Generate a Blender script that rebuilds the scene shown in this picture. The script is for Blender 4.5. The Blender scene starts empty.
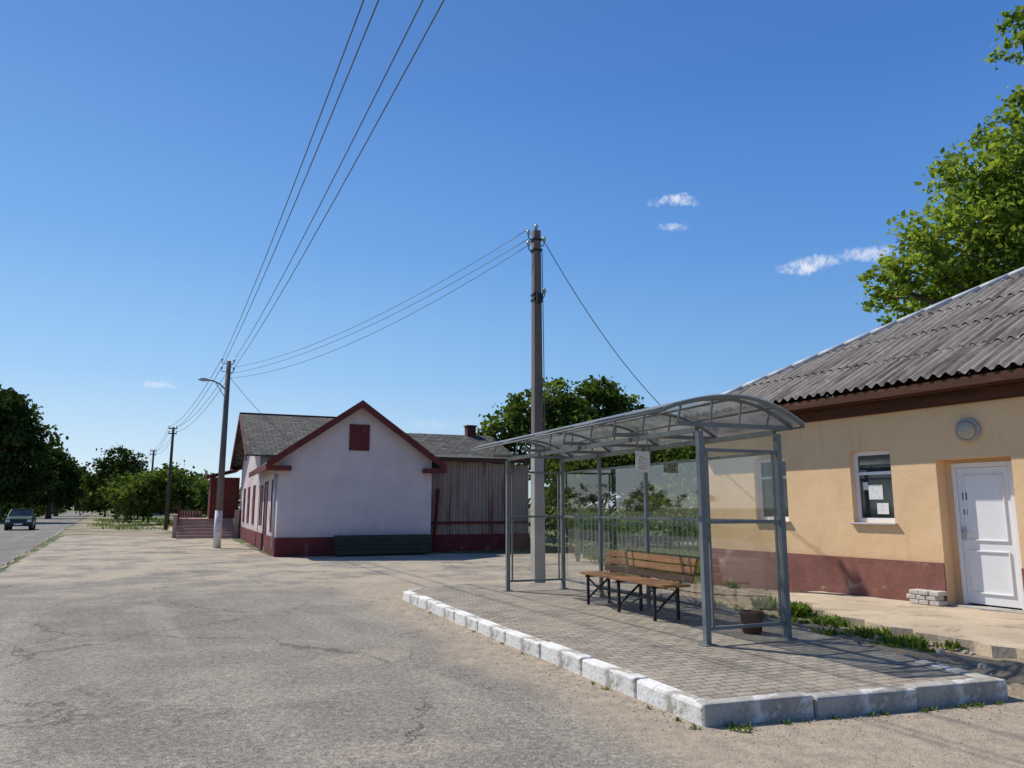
import bpy, math, random
import numpy as np
from mathutils import Vector, Matrix
random.seed(7); RNG=np.random.default_rng(7)
scene=bpy.context.scene
scene.view_settings.view_transform='Standard'; scene.view_settings.look='None'; scene.view_settings.exposure=0

# ------------------------------------------------------------------ materials
def newmat(name):
    m=bpy.data.materials.new(name); m.use_nodes=True
    nt=m.node_tree; nt.nodes.clear()
    out=nt.nodes.new('ShaderNodeOutputMaterial')
    return m,nt,out
class NB:
    def __init__(s,nt): s.nt=nt
    def n(s,t,**k):
        x=s.nt.nodes.new(t)
        for a,b in k.items(): setattr(x,a,b)
        return x
    def l(s,a,b): s.nt.links.new(a,b)
    def inp(s,sock,v):
        if isinstance(v,bpy.types.NodeSocket): s.l(v,sock)
        else: sock.default_value=v
    def noise(s,vec,scale,detail=5,rough=.55,dist=0):
        x=s.n('ShaderNodeTexNoise'); s.l(vec,x.inputs['Vector'])
        x.inputs['Scale'].default_value=scale; x.inputs['Detail'].default_value=min(detail,6)
        x.inputs['Roughness'].default_value=rough; x.inputs['Distortion'].default_value=dist
        return x.outputs[0]
    def step(s,v,a,b,oa=0.,ob=1.):
        x=s.n('ShaderNodeMapRange'); x.interpolation_type='SMOOTHSTEP'
        s.l(v,x.inputs[0]); x.inputs[1].default_value=a; x.inputs[2].default_value=b
        x.inputs[3].default_value=oa; x.inputs[4].default_value=ob
        return x.outputs[0]
    def mix(s,f,a,b,mode='MIX'):
        x=s.n('ShaderNodeMix',data_type='RGBA',blend_type=mode)
        s.inp(x.inputs[0],f)
        for i,v in ((6,a),(7,b)):
            if isinstance(v,tuple) and len(v)==3: v=v+(1,)
            s.inp(x.inputs[i],v)
        return x.outputs[2]
    def math(s,op,a,b=0.):
        x=s.n('ShaderNodeMath',operation=op); s.inp(x.inputs[0],a); s.inp(x.inputs[1],b); return x.outputs[0]
    def bump(s,h,st,dist=.02,normal=None):
        x=s.n('ShaderNodeBump'); s.l(h,x.inputs['Height']); x.inputs['Strength'].default_value=st; x.inputs['Distance'].default_value=dist
        if normal is not None: s.l(normal,x.inputs['Normal'])
        return x.outputs[0]
    def coord(s,scale=(1,1,1),rotz=0,loc=(0,0,0)):
        t=s.n('ShaderNodeTexCoord'); m=s.n('ShaderNodeMapping'); s.l(t.outputs['Object'],m.inputs[0])
        m.inputs['Scale'].default_value=scale; m.inputs['Rotation'].default_value=(0,0,rotz); m.inputs['Location'].default_value=loc
        return m.outputs[0]
    def princ(s,out,col,rough=.8,normal=None,metal=0,spec=.3):
        p=s.n('ShaderNodeBsdfPrincipled')
        if isinstance(col,tuple) and len(col)==3: col=col+(1,)
        s.inp(p.inputs['Base Color'],col); s.inp(p.inputs['Roughness'],rough)
        p.inputs['Metallic'].default_value=metal; p.inputs['Specular IOR Level'].default_value=spec
        if normal is not None: s.l(normal,p.inputs['Normal'])
        s.l(p.outputs[0],out.inputs[0]); return p

def surf(name,c1,c2,c3=None,s1=1.5,s2=.6,rough=.85,bump=.3,bs=30,stretch=(1,1,1),t3=(.58,.72),bd=.01,metal=0,spec=.3,grain=.35):
    m,nt,out=newmat(name); b=NB(nt); v=b.coord(stretch)
    col=b.mix(b.step(b.noise(v,s1,6,.62),.3,.7),c1,c2)
    if c3: col=b.mix(b.step(b.noise(v,s2,6,.65,.6),*t3),col,c3)
    fine=b.noise(v,bs,4,.6)
    col=b.mix(grain,col,b.mix(b.step(fine,.25,.75),(.6,.6,.6),(1.3,1.3,1.3)),'MULTIPLY')
    b.princ(out,col,rough,b.bump(fine,bump,bd),metal,spec); return m

M={}
def plaster(name,c,dark,stain,plz=None):
    m,nt,out=newmat(name); b=NB(nt); v=b.coord()
    col=b.mix(b.step(b.noise(v,1.1,9,.65),.3,.72),c,dark)
    vs=b.coord((3,3,.5))
    col=b.mix(b.math('MULTIPLY',b.step(b.noise(vs,1.3,6,.7),.55,.75),.4),col,stain)
    col=b.mix(b.step(b.noise(v,4.5,6,.7,.8),.70,.74),col,stain)
    sx=b.n('ShaderNodeSeparateXYZ'); b.l(v,sx.inputs[0])
    low=b.math('ADD',sx.outputs[2],b.math('MULTIPLY',b.noise(v,2.5,6,.7),.9))
    col=b.mix(b.step(low,.9,1.5,.5,0),col,stain)
    fine=b.noise(v,45,4,.6); und=b.noise(v,2.2,3)
    h=b.math('ADD',fine,b.math('MULTIPLY',und,3.))
    b.princ(out,col,.9,b.bump(h,.35,.012)); return m
M['yellow']=plaster('yellow_plaster',(.83,.57,.32),(.75,.50,.275),(.52,.34,.20))
M['white']=plaster('white_plaster',(.67,.55,.53),(.585,.48,.46),(.37,.30,.28))
M['plinth']=surf('red_plinth',(.28,.12,.09),(.21,.088,.068),(.42,.28,.21),s1=2.5,s2=1.6,bump=.4,bs=25,t3=(.58,.68))
M['plinth2']=surf('dark_red_plinth',(.17,.03,.028),(.11,.022,.022),(.22,.08,.07),s1=2.5,s2=1.6)
M['redtrim']=surf('red_trim',(.15,.022,.018),(.10,.016,.015),(.18,.06,.045),s1=3,s2=2,rough=.6)
M['brownwood']=surf('brown_wood',(.11,.042,.022),(.065,.027,.016),(.18,.09,.05),s1=2,s2=3,stretch=(.4,6,6))
M['greywood']=surf('weathered_shed_wood',(.40,.30,.245),(.28,.19,.155),(.20,.08,.06),s1=3,s2=.7,stretch=(5,5,.35),bump=.5,bs=12,t3=(.48,.70))
M['benchwood']=surf('bench_wood',(.46,.22,.08),(.33,.145,.055),(.2,.10,.05),s1=2.5,s2=2,stretch=(8,.7,8),rough=.5,bump=.25,bs=14)
M['concrete']=surf('concrete',(.42,.40,.36),(.32,.30,.275),(.2,.19,.17),s1=1.5,s2=2.5,bump=.4,bs=35)
M['polecon']=surf('pole_concrete',(.20,.165,.14),(.13,.105,.09),(.08,.06,.055),s1=1.2,s2=2.5,stretch=(2,2,.5),bump=.4,bs=35)
M['whitewash']=surf('whitewash',(.78,.76,.72),(.64,.62,.57),(.36,.325,.275),s1=2.2,s2=3.2,bump=.6,bs=26,t3=(.54,.66),bd=.015)
M['kerbgrey']=surf('kerb_worn',(.42,.395,.35),(.30,.275,.235),(.60,.58,.54),s1=2.5,s2=3.5,bump=.7,bs=22,t3=(.56,.68),bd=.015)
M['polewood']=surf('pole_wood',(.10,.075,.055),(.06,.045,.035),(.15,.12,.1),s1=2,s2=2,stretch=(4,4,.4))
M['steel']=surf('grey_paint_steel',(.19,.205,.20),(.145,.16,.155),(.20,.11,.07),s1=3,s2=7,rough=.55,bump=.08,bs=40,t3=(.66,.72),spec=.35)
M['fencegreen']=surf('green_fence_paint',(.16,.26,.18),(.12,.20,.14),(.15,.12,.08),s1=3,s2=4,rough=.6)
M['black']=surf('black_steel',(.025,.025,.027),(.018,.018,.018),(.07,.035,.02),s1=3,s2=9,rough=.5,t3=(.62,.7))
M['pvc']=surf('white_pvc',(.80,.80,.80),(.77,.77,.77),(.68,.67,.64),s1=1.2,s2=1.4,rough=.35,bump=.01,bs=20,spec=.5,t3=(.56,.75),grain=.06)
M['paper']=surf('paper',(.82,.82,.80),(.74,.74,.72),(.45,.45,.45),s1=4,s2=22,rough=.7,bump=.02,t3=(.6,.62))
M['rust']=surf('rusty_bin',(.12,.055,.035),(.08,.035,.025),(.18,.08,.04),s1=6,s2=8,rough=.7)
M['insul']=surf('insulator',(.5,.5,.48),(.4,.4,.38),rough=.3)
M['green']=surf('green_paint',(.03,.05,.032),(.02,.033,.023),(.06,.055,.03),s1=2,s2=2,rough=.6)
M['stair']=surf('stair_pink',(.46,.30,.25),(.36,.23,.185),(.27,.2,.17),s1=2,s2=2)
M['bark']=surf('bark',(.13,.10,.075),(.075,.055,.04),(.2,.17,.14),s1=3,s2=3,stretch=(4,4,.7),bump=.8,bs=14,bd=.03)
M['wire']=surf('wire',(.16,.16,.17),(.12,.12,.13),rough=.5)
M['stone']=surf('rubble',(.50,.42,.32),(.36,.30,.225),(.24,.20,.15),s1=4,s2=3)
M['galv']=surf('hip_cap',(.52,.53,.54),(.42,.43,.435),(.26,.25,.23),s1=2,s2=3,rough=.5,bump=.1)
M['lampdome']=surf('lamp_glass_yellowed',(.46,.40,.31),(.38,.32,.25),(.3,.25,.2),rough=.4)
M['brickw']=surf('white_brick',(.62,.57,.50),(.48,.43,.37),(.3,.26,.21),s1=3,s2=3)
M['black_rubber']=surf('tyre',(.02,.02,.02),(.03,.03,.03),rough=.8)
M['carpaint']=surf('car_paint_green',(.05,.085,.035),(.045,.075,.03),(.09,.085,.06),s1=1,s2=1.5,rough=.25,bump=.02,spec=.6)
M['carlight']=surf('headlamp',(.7,.7,.68),(.6,.6,.6),rough=.1,bump=.02,spec=.8)

def slate(name,c1,c2,lich):
    m,nt,out=newmat(name); b=NB(nt); v=b.coord()
    col=b.mix(b.step(b.noise(v,.9,6,.7),.3,.7),c1,c2)
    col=b.mix(b.step(b.noise(v,3.5,6,.75),.52,.7),col,lich)
    t=b.n('ShaderNodeTexCoord'); mp=b.n('ShaderNodeMapping'); b.l(t.outputs['Object'],mp.inputs[0]); mp.inputs['Scale'].default_value=(7.5,.6,.6)
    col=b.mix(b.math('MULTIPLY',b.step(b.noise(mp.outputs[0],1.1,5,.7),.45,.62),.7),col,(.045,.038,.034))
    fine=b.noise(v,40,4,.6)
    b.princ(out,col,.95,b.bump(fine,.4,.01)); return m
M['slate']=slate('asbestos_slate',(.28,.245,.21),(.20,.174,.15),(.36,.32,.27))
def tiles(name):
    m,nt,out=newmat(name); b=NB(nt); v=b.coord()
    br=b.n('ShaderNodeTexBrick'); b.l(v,br.inputs['Vector']); br.inputs['Scale'].default_value=1
    br.inputs['Brick Width'].default_value=.42; br.inputs['Row Height'].default_value=.3; br.inputs['Mortar Size'].default_value=.03
    br.inputs['Color1'].default_value=(.14,.13,.112,1); br.inputs['Color2'].default_value=(.055,.052,.045,1); br.inputs['Mortar'].default_value=(.025,.023,.02,1)
    col=b.mix(b.step(b.noise(v,1.2,6,.7),.5,.75),br.outputs[0],(.10,.10,.06))
    b.princ(out,col,.9,b.bump(br.outputs['Fac'],-.6,.02)); return m
M['tiles']=tiles('old_tile_roof')

def asphalt(name,base,dark,dust,road=False):
    m,nt,out=newmat(name); b=NB(nt); v=b.coord()
    col=b.mix(b.step(b.noise(v,.22,6,.65),.34,.66),base,dark)
    col=b.mix(b.step(b.noise(b.coord((1,1,1),0,(7,3,0)),.75,6,.72,.5),.46,.66,0,.8),col,dust)
    col=b.mix(b.step(b.noise(b.coord((1,1,1),.5),.42,6,.66,1.3),.57,.62,0,.34),col,tuple(x*.62 for x in dark))
    col=b.mix(b.step(b.noise(b.coord((1,1,1),1.2,(3,9,0)),.30,6,.7,.8),.57,.64,0,.5),col,(.375,.32,.25))
    ms=b.coord((1,1,1),math.radians(-28.2)); mp=b.n('ShaderNodeMapping'); b.l(ms,mp.inputs[0]); mp.inputs['Scale'].default_value=(1.3,.07,1)
    col=b.mix(b.step(b.noise(mp.outputs[0],.9,5,.6),.48,.7,0,.55),col,tuple(x*1.25 for x in dust))
    sp=b.noise(v,85,2,.7); sp2=b.noise(v,17,4,.78)
    col=b.mix(.85,col,b.mix(b.step(sp,.3,.7),(.5,.5,.5),(1.5,1.5,1.47)),'MULTIPLY')
    col=b.mix(.85,col,b.mix(b.step(sp2,.32,.68),(.66,.66,.66),(1.32,1.31,1.28)),'MULTIPLY')
    nz=b.n('ShaderNodeTexNoise'); b.l(v,nz.inputs['Vector']); nz.inputs['Scale'].default_value=1.4; nz.inputs['Detail'].default_value=6; nz.inputs['Roughness'].default_value=.7
    vm=b.n('ShaderNodeVectorMath',operation='MULTIPLY_ADD'); b.l(nz.outputs['Color'],vm.inputs[0]); vm.inputs[1].default_value=(1.1,1.1,0); b.l(v,vm.inputs[2])
    vo=b.n('ShaderNodeTexVoronoi',feature='DISTANCE_TO_EDGE'); b.l(vm.outputs[0],vo.inputs['Vector']); vo.inputs['Scale'].default_value=.36
    cr=b.step(vo.outputs['Distance'],.002,.008,1,0)
    crk=b.math('MULTIPLY',cr,b.step(b.noise(v,.3,4,.6),.46,.58,0,.6))
    vo2=b.n('ShaderNodeTexVoronoi',feature='DISTANCE_TO_EDGE'); b.l(vm.outputs[0],vo2.inputs['Vector']); vo2.inputs['Scale'].default_value=2.1
    crk=b.math('MAXIMUM',crk,b.math('MULTIPLY',b.step(vo2.outputs['Distance'],.004,.03,.4,0),b.step(b.noise(b.coord((1,1,1),1.),.33,5,.6),.56,.66)))
    col=b.mix(crk,col,(.075,.066,.055))
    pit=b.step(b.noise(v,3.2,6,.8),.62,.68,0,.75)
    col=b.mix(pit,col,(.41,.35,.27))
    pit2=b.step(b.noise(b.coord((1,1,1),2.,(5,5,0)),5.5,6,.8),.67,.71,0,.55)
    col=b.mix(pit2,col,(.09,.08,.068))
    if not road:
        sx=b.n('ShaderNodeSeparateXYZ'); b.l(v,sx.inputs[0])
        d=b.math('ADD',b.math('ADD',b.math('MULTIPLY',sx.outputs[0],.9205),b.math('MULTIPLY',sx.outputs[1],.3907)),-3.62)
        d=b.math('ADD',d,b.math('MULTIPLY',b.noise(v,.8,6,.7),1.7))
        far=b.step(sx.outputs[1],15.5,19.5,1,0)
        col=b.mix(b.math('MULTIPLY',b.step(d,-.15,.5,0,.85),far),col,b.mix(b.step(b.noise(v,6,6,.75),.3,.7),(.49,.395,.285),(.30,.245,.185)))
        yy=b.math('ADD',sx.outputs[1],b.math('MULTIPLY',b.noise(v,.45,6,.7),12.))
        col=b.mix(b.math('MULTIPLY',b.step(yy,19.5,24.),b.step(b.noise(v,.55,6,.72),.42,.56,0,.85)),col,(.44,.365,.27))
    h=b.math('ADD',b.math('ADD',sp,b.math('MULTIPLY',sp2,2.2)),b.math('MULTIPLY',crk,-5.))
    b.princ(out,col,.93,b.bump(h,.7,.016),spec=.2); return m
M['asphalt']=asphalt('worn_asphalt',(.265,.24,.203),(.215,.194,.165),(.33,.292,.235))
M['road']=asphalt('road_asphalt',(.20,.188,.17),(.168,.158,.143),(.245,.225,.192),True)

def pavers():
    m,nt,out=newmat('concrete_pavers'); b=NB(nt); v=b.coord((1,1,1),math.radians(-22))
    br=b.n('ShaderNodeTexBrick'); b.l(v,br.inputs['Vector']); br.inputs['Scale'].default_value=1
    br.inputs['Brick Width'].default_value=.21; br.inputs['Row Height'].default_value=.105; br.inputs['Mortar Size'].default_value=.008
    br.inputs['Mortar Smooth'].default_value=.4; br.inputs['Bias'].default_value=0
    br.inputs['Color1'].default_value=(.34,.295,.235,1); br.inputs['Color2'].default_value=(.22,.19,.15,1); br.inputs['Mortar'].default_value=(.09,.077,.058,1)
    w=b.coord()
    col=b.mix(b.step(b.noise(w,.8,6,.7),.42,.7,0,.6),br.outputs[0],(.38,.325,.245))
    col=b.mix(b.step(b.noise(w,1.7,6,.7),.56,.7,0,.6),col,(.16,.138,.11))
    f=b.noise(w,60,3,.7)
    col=b.mix(.6,col,b.mix(b.step(f,.3,.7),(.6,.6,.6),(1.4,1.4,1.4)),'MULTIPLY')
    h=b.math('ADD',b.math('MULTIPLY',br.outputs['Fac'],-2.),b.math('ADD',b.math('MULTIPLY',f,.5),b.math('MULTIPLY',b.noise(w,1.2,3),2.5)))
    b.princ(out,col,.92,b.bump(h,.7,.014)); return m
M['pavers']=pavers()

def groundmat(name,grass):
    m,nt,out=newmat(name); b=NB(nt); v=b.coord()
    soil=b.mix(b.step(b.noise(v,3,6,.7),.3,.7),(.40,.325,.225),(.26,.205,.145))
    g=b.mix(b.step(b.noise(v,5,6,.75),.3,.7),(.06,.095,.025),(.12,.145,.045))
    col=b.mix(b.step(b.noise(v,.35,6,.7),grass-.08,grass+.08),g,soil)
    f=b.noise(v,28,5,.75)
    col=b.mix(.7,col,b.mix(b.step(f,.3,.7),(.55,.55,.55),(1.4,1.4,1.4)),'MULTIPLY')
    b.princ(out,col,.95,b.bump(f,.8,.05)); return m
M['ground']=groundmat('grass_and_dirt',.56)
M['soil']=groundmat('bare_soil',.30)
M['verge']=groundmat('dirt_verge',.44)
M['sandy']=surf('sandy_concrete',(.54,.44,.31),(.40,.32,.23),(.27,.22,.16),s1=1.4,s2=1.8,bump=.6,bs=25,t3=(.52,.66))

def leafmat(name,dark,bright,trans=.35):
    m,nt,out=newmat(name); b=NB(nt)
    a=b.n('ShaderNodeAttribute'); a.attribute_name='tone'
    col=b.mix(a.outputs['Fac'],dark,bright)
    d=b.n('ShaderNodeBsdfDiffuse'); b.l(col,d.inputs['Color'])
    t=b.n('ShaderNodeBsdfTranslucent'); b.l(b.mix(.6,col,(1.3,1.4,.45),'MULTIPLY') ,t.inputs[0])
    mx=b.n('ShaderNodeMixShader'); mx.inputs[0].default_value=trans; b.l(d.outputs[0],mx.inputs[1]); b.l(t.outputs[0],mx.inputs[2]); b.l(mx.outputs[0],out.inputs[0]); return m
M['leaf']=leafmat('leaves_maple',(.10,.155,.025),(.34,.41,.075),.5)
M['leafd']=leafmat('leaves_dark',(.022,.038,.012),(.082,.11,.03),.25)
M['leafm']=leafmat('leaves_mid',(.05,.08,.02),(.18,.225,.052),.35)
M['grass']=leafmat('grass_blades',(.06,.11,.02),(.20,.26,.06),.3)

def glass(name,dirt,dcol,scale=2.,gl=.06,tint=(.93,.95,.95),refl=.5):
    m,nt,out=newmat(name); b=NB(nt)
    t=b.n('ShaderNodeBsdfTransparent'); t.inputs[0].default_value=tint+(1,)
    g=b.n('ShaderNodeBsdfGlossy'); g.inputs['Roughness'].default_value=gl; g.inputs[0].default_value=(1,1,1,1)
    f=b.n('ShaderNodeFresnel'); f.inputs[0].default_value=1.3
    m1=b.n('ShaderNodeMixShader'); b.l(b.math('MULTIPLY',f.outputs[0],refl),m1.inputs[0]); b.l(t.outputs[0],m1.inputs[1]); b.l(g.outputs[0],m1.inputs[2])
    d=b.n('ShaderNodeBsdfDiffuse'); d.inputs[0].default_value=dcol+(1,)
    tr=b.n('ShaderNodeBsdfTranslucent'); tr.inputs[0].default_value=dcol+(1,)
    dd=b.n('ShaderNodeMixShader'); dd.inputs[0].default_value=.5; b.l(d.outputs[0],dd.inputs[1]); b.l(tr.outputs[0],dd.inputs[2])
    m2=b.n('ShaderNodeMixShader'); 
    n=b.step(b.noise(b.coord((1,1,.45)),scale,6,.7),.3,.75,dirt*.3,dirt*1.9)
    b.l(n,m2.inputs[0]); b.l(m1.outputs[0],m2.inputs[1]); b.l(dd.outputs[0],m2.inputs[2]); b.l(m2.outputs[0],out.inputs[0]); return m
M['glass']=glass('dirty_shelter_glass',.045,(.42,.40,.35),refl=.2,tint=(.89,.89,.86),gl=.02)
M['poly']=glass('polycarbonate_roof',.40,(.36,.37,.365),1.5,.25,(.70,.73,.74),.5)
def winglass():
    m,nt,out=newmat('window_glass'); b=NB(nt)
    b.princ(out,b.mix(b.step(b.noise(b.coord(),1.5,3),.4,.6),(.012,.018,.02),(.03,.045,.045)),.04,None,0,.9); return m
M['wglass']=winglass()

# ------------------------------------------------------------------ geometry helpers
def empty(name,loc=(0,0,0),rz=0):
    e=bpy.data.objects.new(name,None); scene.collection.objects.link(e); e.location=loc; e.rotation_euler=(0,0,math.radians(rz)); e.empty_display_size=.3; return e
def mesh(name,V,F,mat,parent=None,smooth=False,loc=None,rz=0):
    me=bpy.data.meshes.new(name); me.from_pydata([tuple(map(float,v)) for v in V],[],F); me.update()
    if smooth: me.polygons.foreach_set('use_smooth',[True]*len(me.polygons))
    o=bpy.data.objects.new(name,me); scene.collection.objects.link(o)
    if mat: me.materials.append(M[mat] if isinstance(mat,str) else mat)
    if parent: o.parent=parent
    if loc: o.location=loc
    if rz: o.rotation_euler=(0,0,math.radians(rz))
    return o
BF=[(0,3,2,1),(4,5,6,7),(0,1,5,4),(1,2,6,5),(2,3,7,6),(3,0,4,7)]
def boxes(name,L,mat,parent=None,bevel=0,**k):
    V=[];F=[]
    for (x0,x1,y0,y1,z0,z1) in L:
        n=len(V)
        V+=[(x0,y0,z0),(x1,y0,z0),(x1,y1,z0),(x0,y1,z0),(x0,y0,z1),(x1,y0,z1),(x1,y1,z1),(x0,y1,z1)]
        F+=[tuple(n+i for i in f) for f in BF]
    o=mesh(name,V,F,mat,parent,**k)
    if bevel:
        md=o.modifiers.new('b','BEVEL'); md.width=bevel; md.segments=2
    return o
def tube(name,pts,r,mat,parent=None,n=8,cap=True,twist=0,smooth=True):
    pts=[Vector(p) for p in pts]; N=len(pts)
    rs=r if isinstance(r,(list,tuple)) else [r]*N
    V=[];F=[]
    up=Vector((0,0,1))
    for i,p in enumerate(pts):
        d=(pts[min(i+1,N-1)]-pts[max(i-1,0)]).normalized()
        a=d.cross(up)
        if a.length<.05: a=d.cross(Vector((0,1,0)))
        a.normalize(); c=a.cross(d).normalized()
        for j in range(n):
            t=2*math.pi*j/n+twist
            V.append(p+a*math.cos(t)*rs[i]+c*math.sin(t)*rs[i])
    for i in range(N-1):
        for j in range(n):
            F.append((i*n+j,i*n+(j+1)%n,(i+1)*n+(j+1)%n,(i+1)*n+j))
    if cap: F.append(tuple(range(n-1,-1,-1))); F.append(tuple((N-1)*n+j for j in range(n)))
    return mesh(name,V,F,mat,parent,smooth=smooth)
def bar(name,p,q,w,mat,parent):
    return tube(name,[p,q],w*.7071,mat,parent,n=4,twist=math.pi/4,smooth=False)
def join(objs,name):
    bpy.ops.object.select_all(action='DESELECT')
    for o in objs: o.select_set(True)
    bpy.context.view_layer.objects.active=objs[0]; bpy.ops.object.join(); o=bpy.context.view_layer.objects.active; o.name=name; return o
def wall(name,L,z0,z1,th,holes,mat,parent,T=lambda x,y,z:(x,y,z),x0=0.):
    xs=sorted(set([x0,L]+[h[0] for h in holes]+[h[1] for h in holes]))
    zs=sorted(set([z0,z1]+[h[2] for h in holes]+[h[3] for h in holes]))
    V=[];F=[]
    def q(*p):
        n=len(V); V.extend([T(*a) for a in p]); F.append((n,n+1,n+2,n+3))
    def ish(xa,za): return any(h[0]<=xa<h[1] and h[2]<=za<h[3] for h in holes)
    for i in range(len(xs)-1):
        for j in range(len(zs)-1):
            a,b_,c,d=xs[i],xs[i+1],zs[j],zs[j+1]
            if not ish((a+b_)/2,(c+d)/2):
                q((a,0,c),(b_,0,c),(b_,0,d),(a,0,d)); q((a,th,c),(a,th,d),(b_,th,d),(b_,th,c))
    for h in holes:
        a,b_,c,d=h
        q((a,0,c),(a,th,c),(a,th,d),(a,0,d)); q((b_,0,c),(b_,0,d),(b_,th,d),(b_,th,c))
        q((a,0,d),(a,th,d),(b_,th,d),(b_,0,d)); q((a,0,c),(b_,0,c),(b_,th,c),(a,th,c))
    return mesh(name,V,F,mat,parent)
def poly(name,P,z,mat,parent=None,jit=0,seg=.5,thick=0):
    if jit:
        Q=[]
        for i,p in enumerate(P):
            q=P[(i+1)%len(P)]; L=math.dist(p,q); k=max(1,min(400,int(L/seg)))
            for j in range(k):
                t=j/k; Q.append((p[0]+(q[0]-p[0])*t+random.uniform(-jit,jit),p[1]+(q[1]-p[1])*t+random.uniform(-jit,jit)))
        P=Q
    V=[(x,y,z) for x,y in P]; F=[tuple(range(len(P)))]
    if thick:
        n=len(P); V+=[(x,y,z-thick) for x,y in P]
        F+=[(i,i+n,(i+1)%n+n,(i+1)%n) for i in range(n)]
    return mesh(name,V,F,mat,parent)

WX,WY=-.4726,.8813
NX,NY=.8813,.4726
def OL(o,l): return (o*NX+l*WX,o*NY+l*WY)

# ------------------------------------------------------------------ camera, light, sky
cam=bpy.data.cameras.new('camera'); co=bpy.data.objects.new('camera',cam); scene.collection.objects.link(co)
co.location=(0,0,1.6); co.rotation_euler=(math.radians(90+9.27),0,0); cam.lens=26.7; cam.sensor_width=36; cam.clip_end=5000; cam.clip_start=.05
scene.camera=co
az=math.atan2(-.83,.555); el=math.radians(50)
sd=Vector((math.sin(az)*math.cos(el),math.cos(az)*math.cos(el),math.sin(el)))
sl=bpy.data.lights.new('sun','SUN'); so=bpy.data.objects.new('sun',sl); scene.collection.objects.link(so)
sl.energy=5.0; sl.angle=math.radians(.5); sl.color=(1,.95,.87)
so.rotation_euler=(-sd).to_track_quat('-Z','Y').to_euler(); so.location=(-20,10,30)
w=bpy.data.worlds.new('World'); scene.world=w; w.use_nodes=True; nt=w.node_tree; nt.nodes.clear(); b=NB(nt)
out=b.n('ShaderNodeOutputWorld'); bg=b.n('ShaderNodeBackground'); b.l(bg.outputs[0],out.inputs[0]); bg.inputs[1].default_value=.1
sky=b.n('ShaderNodeTexSky'); sky.sky_type='NISHITA'; sky.sun_disc=False; sky.sun_elevation=el; sky.sun_rotation=az%(2*math.pi)
sky.air_density=1.0; sky.dust_density=.2; sky.ozone_density=1.5; sky.altitude=100
tc=b.n('ShaderNodeTexCoord'); nrm=b.n('ShaderNodeVectorMath',operation='NORMALIZE'); b.l(tc.outputs['Generated'],nrm.inputs[0])
sz=b.n('ShaderNodeSeparateXYZ'); b.l(nrm.outputs[0],sz.inputs[0])
rp=b.n('ShaderNodeValToRGB'); b.l(sz.outputs[2],rp.inputs[0])
els=rp.color_ramp.elements
SR=[(0.0,(.50,.68,.86)),(.06,(.40,.62,.88)),(.16,(.23,.49,.87)),(.32,(.115,.335,.80)),(.5,(.065,.225,.66)),(.75,(.04,.15,.46)),(1.,(.03,.12,.38))]
els[0].position=SR[0][0]; els[0].color=SR[0][1]+(1,); els[1].position=1.; els[1].color=SR[-1][1]+(1,)
for p_,c_ in SR[1:-1]:
    e_=els.new(p_); e_.color=c_+(1,)
g10=b.mix(1.,rp.outputs[0],(10.,10.,10.),'MULTIPLY')
sdot=b.n('ShaderNodeVectorMath',operation='DOT_PRODUCT'); b.l(nrm.outputs[0],sdot.inputs[0]); sdot.inputs[1].default_value=(math.sin(az),math.cos(az),.15)
fac=b.step(sdot.outputs['Value'],.1,1.05,.93,1.28)
cmb=b.n('ShaderNodeCombineXYZ'); b.l(b.math('POWER',fac,1.7),cmb.inputs[0]); b.l(fac,cmb.inputs[1]); b.l(b.math('POWER',fac,.4),cmb.inputs[2])
g10=b.mix(1.,g10,cmb.outputs[0],'MULTIPLY')
skyc=b.mix(.78,sky.outputs[0],g10)
wob=b.n('ShaderNodeTexNoise'); b.l(nrm.outputs[0],wob.inputs['Vector']); wob.inputs['Scale'].default_value=26; wob.inputs['Detail'].default_value=6; wob.inputs['Roughness'].default_value=.72
wv=b.n('ShaderNodeVectorMath',operation='MULTIPLY_ADD'); b.l(wob.outputs['Color'],wv.inputs[0]); wv.inputs[1].default_value=(.05,.05,.03); b.l(nrm.outputs[0],wv.inputs[2])
mask=None
CL=[(12.6,22.3,1.05,.27,.8),(12.3,20.4,.75,.25,.65),(22.0,16.9,1.5,.42,.85),(26.4,17.2,1.5,.38,.6),(29.4,18.,.9,.25,.5),(32.6,21.3,.7,.3,.6),(-25.1,8.3,.7,.18,.6),(-6.2,6.2,1.2,.25,.18)]
for (a,e,sw,sh,st) in CL:
    a=math.radians(a); e=math.radians(e)
    c=Vector((math.sin(a)*math.cos(e),math.cos(a)*math.cos(e),math.sin(e)))
    r=Vector((math.cos(a),-math.sin(a),0)); t=r.cross(c)
    off=Vector((.025,.025,.015))
    def dot(v,k):
        x=b.n('ShaderNodeVectorMath',operation='DOT_PRODUCT'); b.l(wv.outputs[0],x.inputs[0]); x.inputs[1].default_value=v
        return b.math('MULTIPLY',b.math('SUBTRACT',x.outputs['Value'],(c+off).dot(v)),1/math.radians(k))
    A=dot(r,sw); B=dot(t,sh)
    q=b.math('ADD',b.math('MULTIPLY',A,A),b.math('MULTIPLY',B,B))
    front=b.n('ShaderNodeVectorMath',operation='DOT_PRODUCT'); b.l(nrm.outputs[0],front.inputs[0]); front.inputs[1].default_value=c
    m_=b.math('MULTIPLY',b.step(q,.0,2.8,st,0),b.step(front.outputs['Value'],.9,.95))
    mask=m_ if mask is None else b.math('MAXIMUM',mask,m_)
cn=b.noise(nrm.outputs[0],60,6,.78)
mask=b.math('MULTIPLY',mask,b.step(cn,.36,.62,.1,1))
b.l(b.mix(mask,skyc,(8.8,9.1,9.6)),bg.inputs[0])

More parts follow.
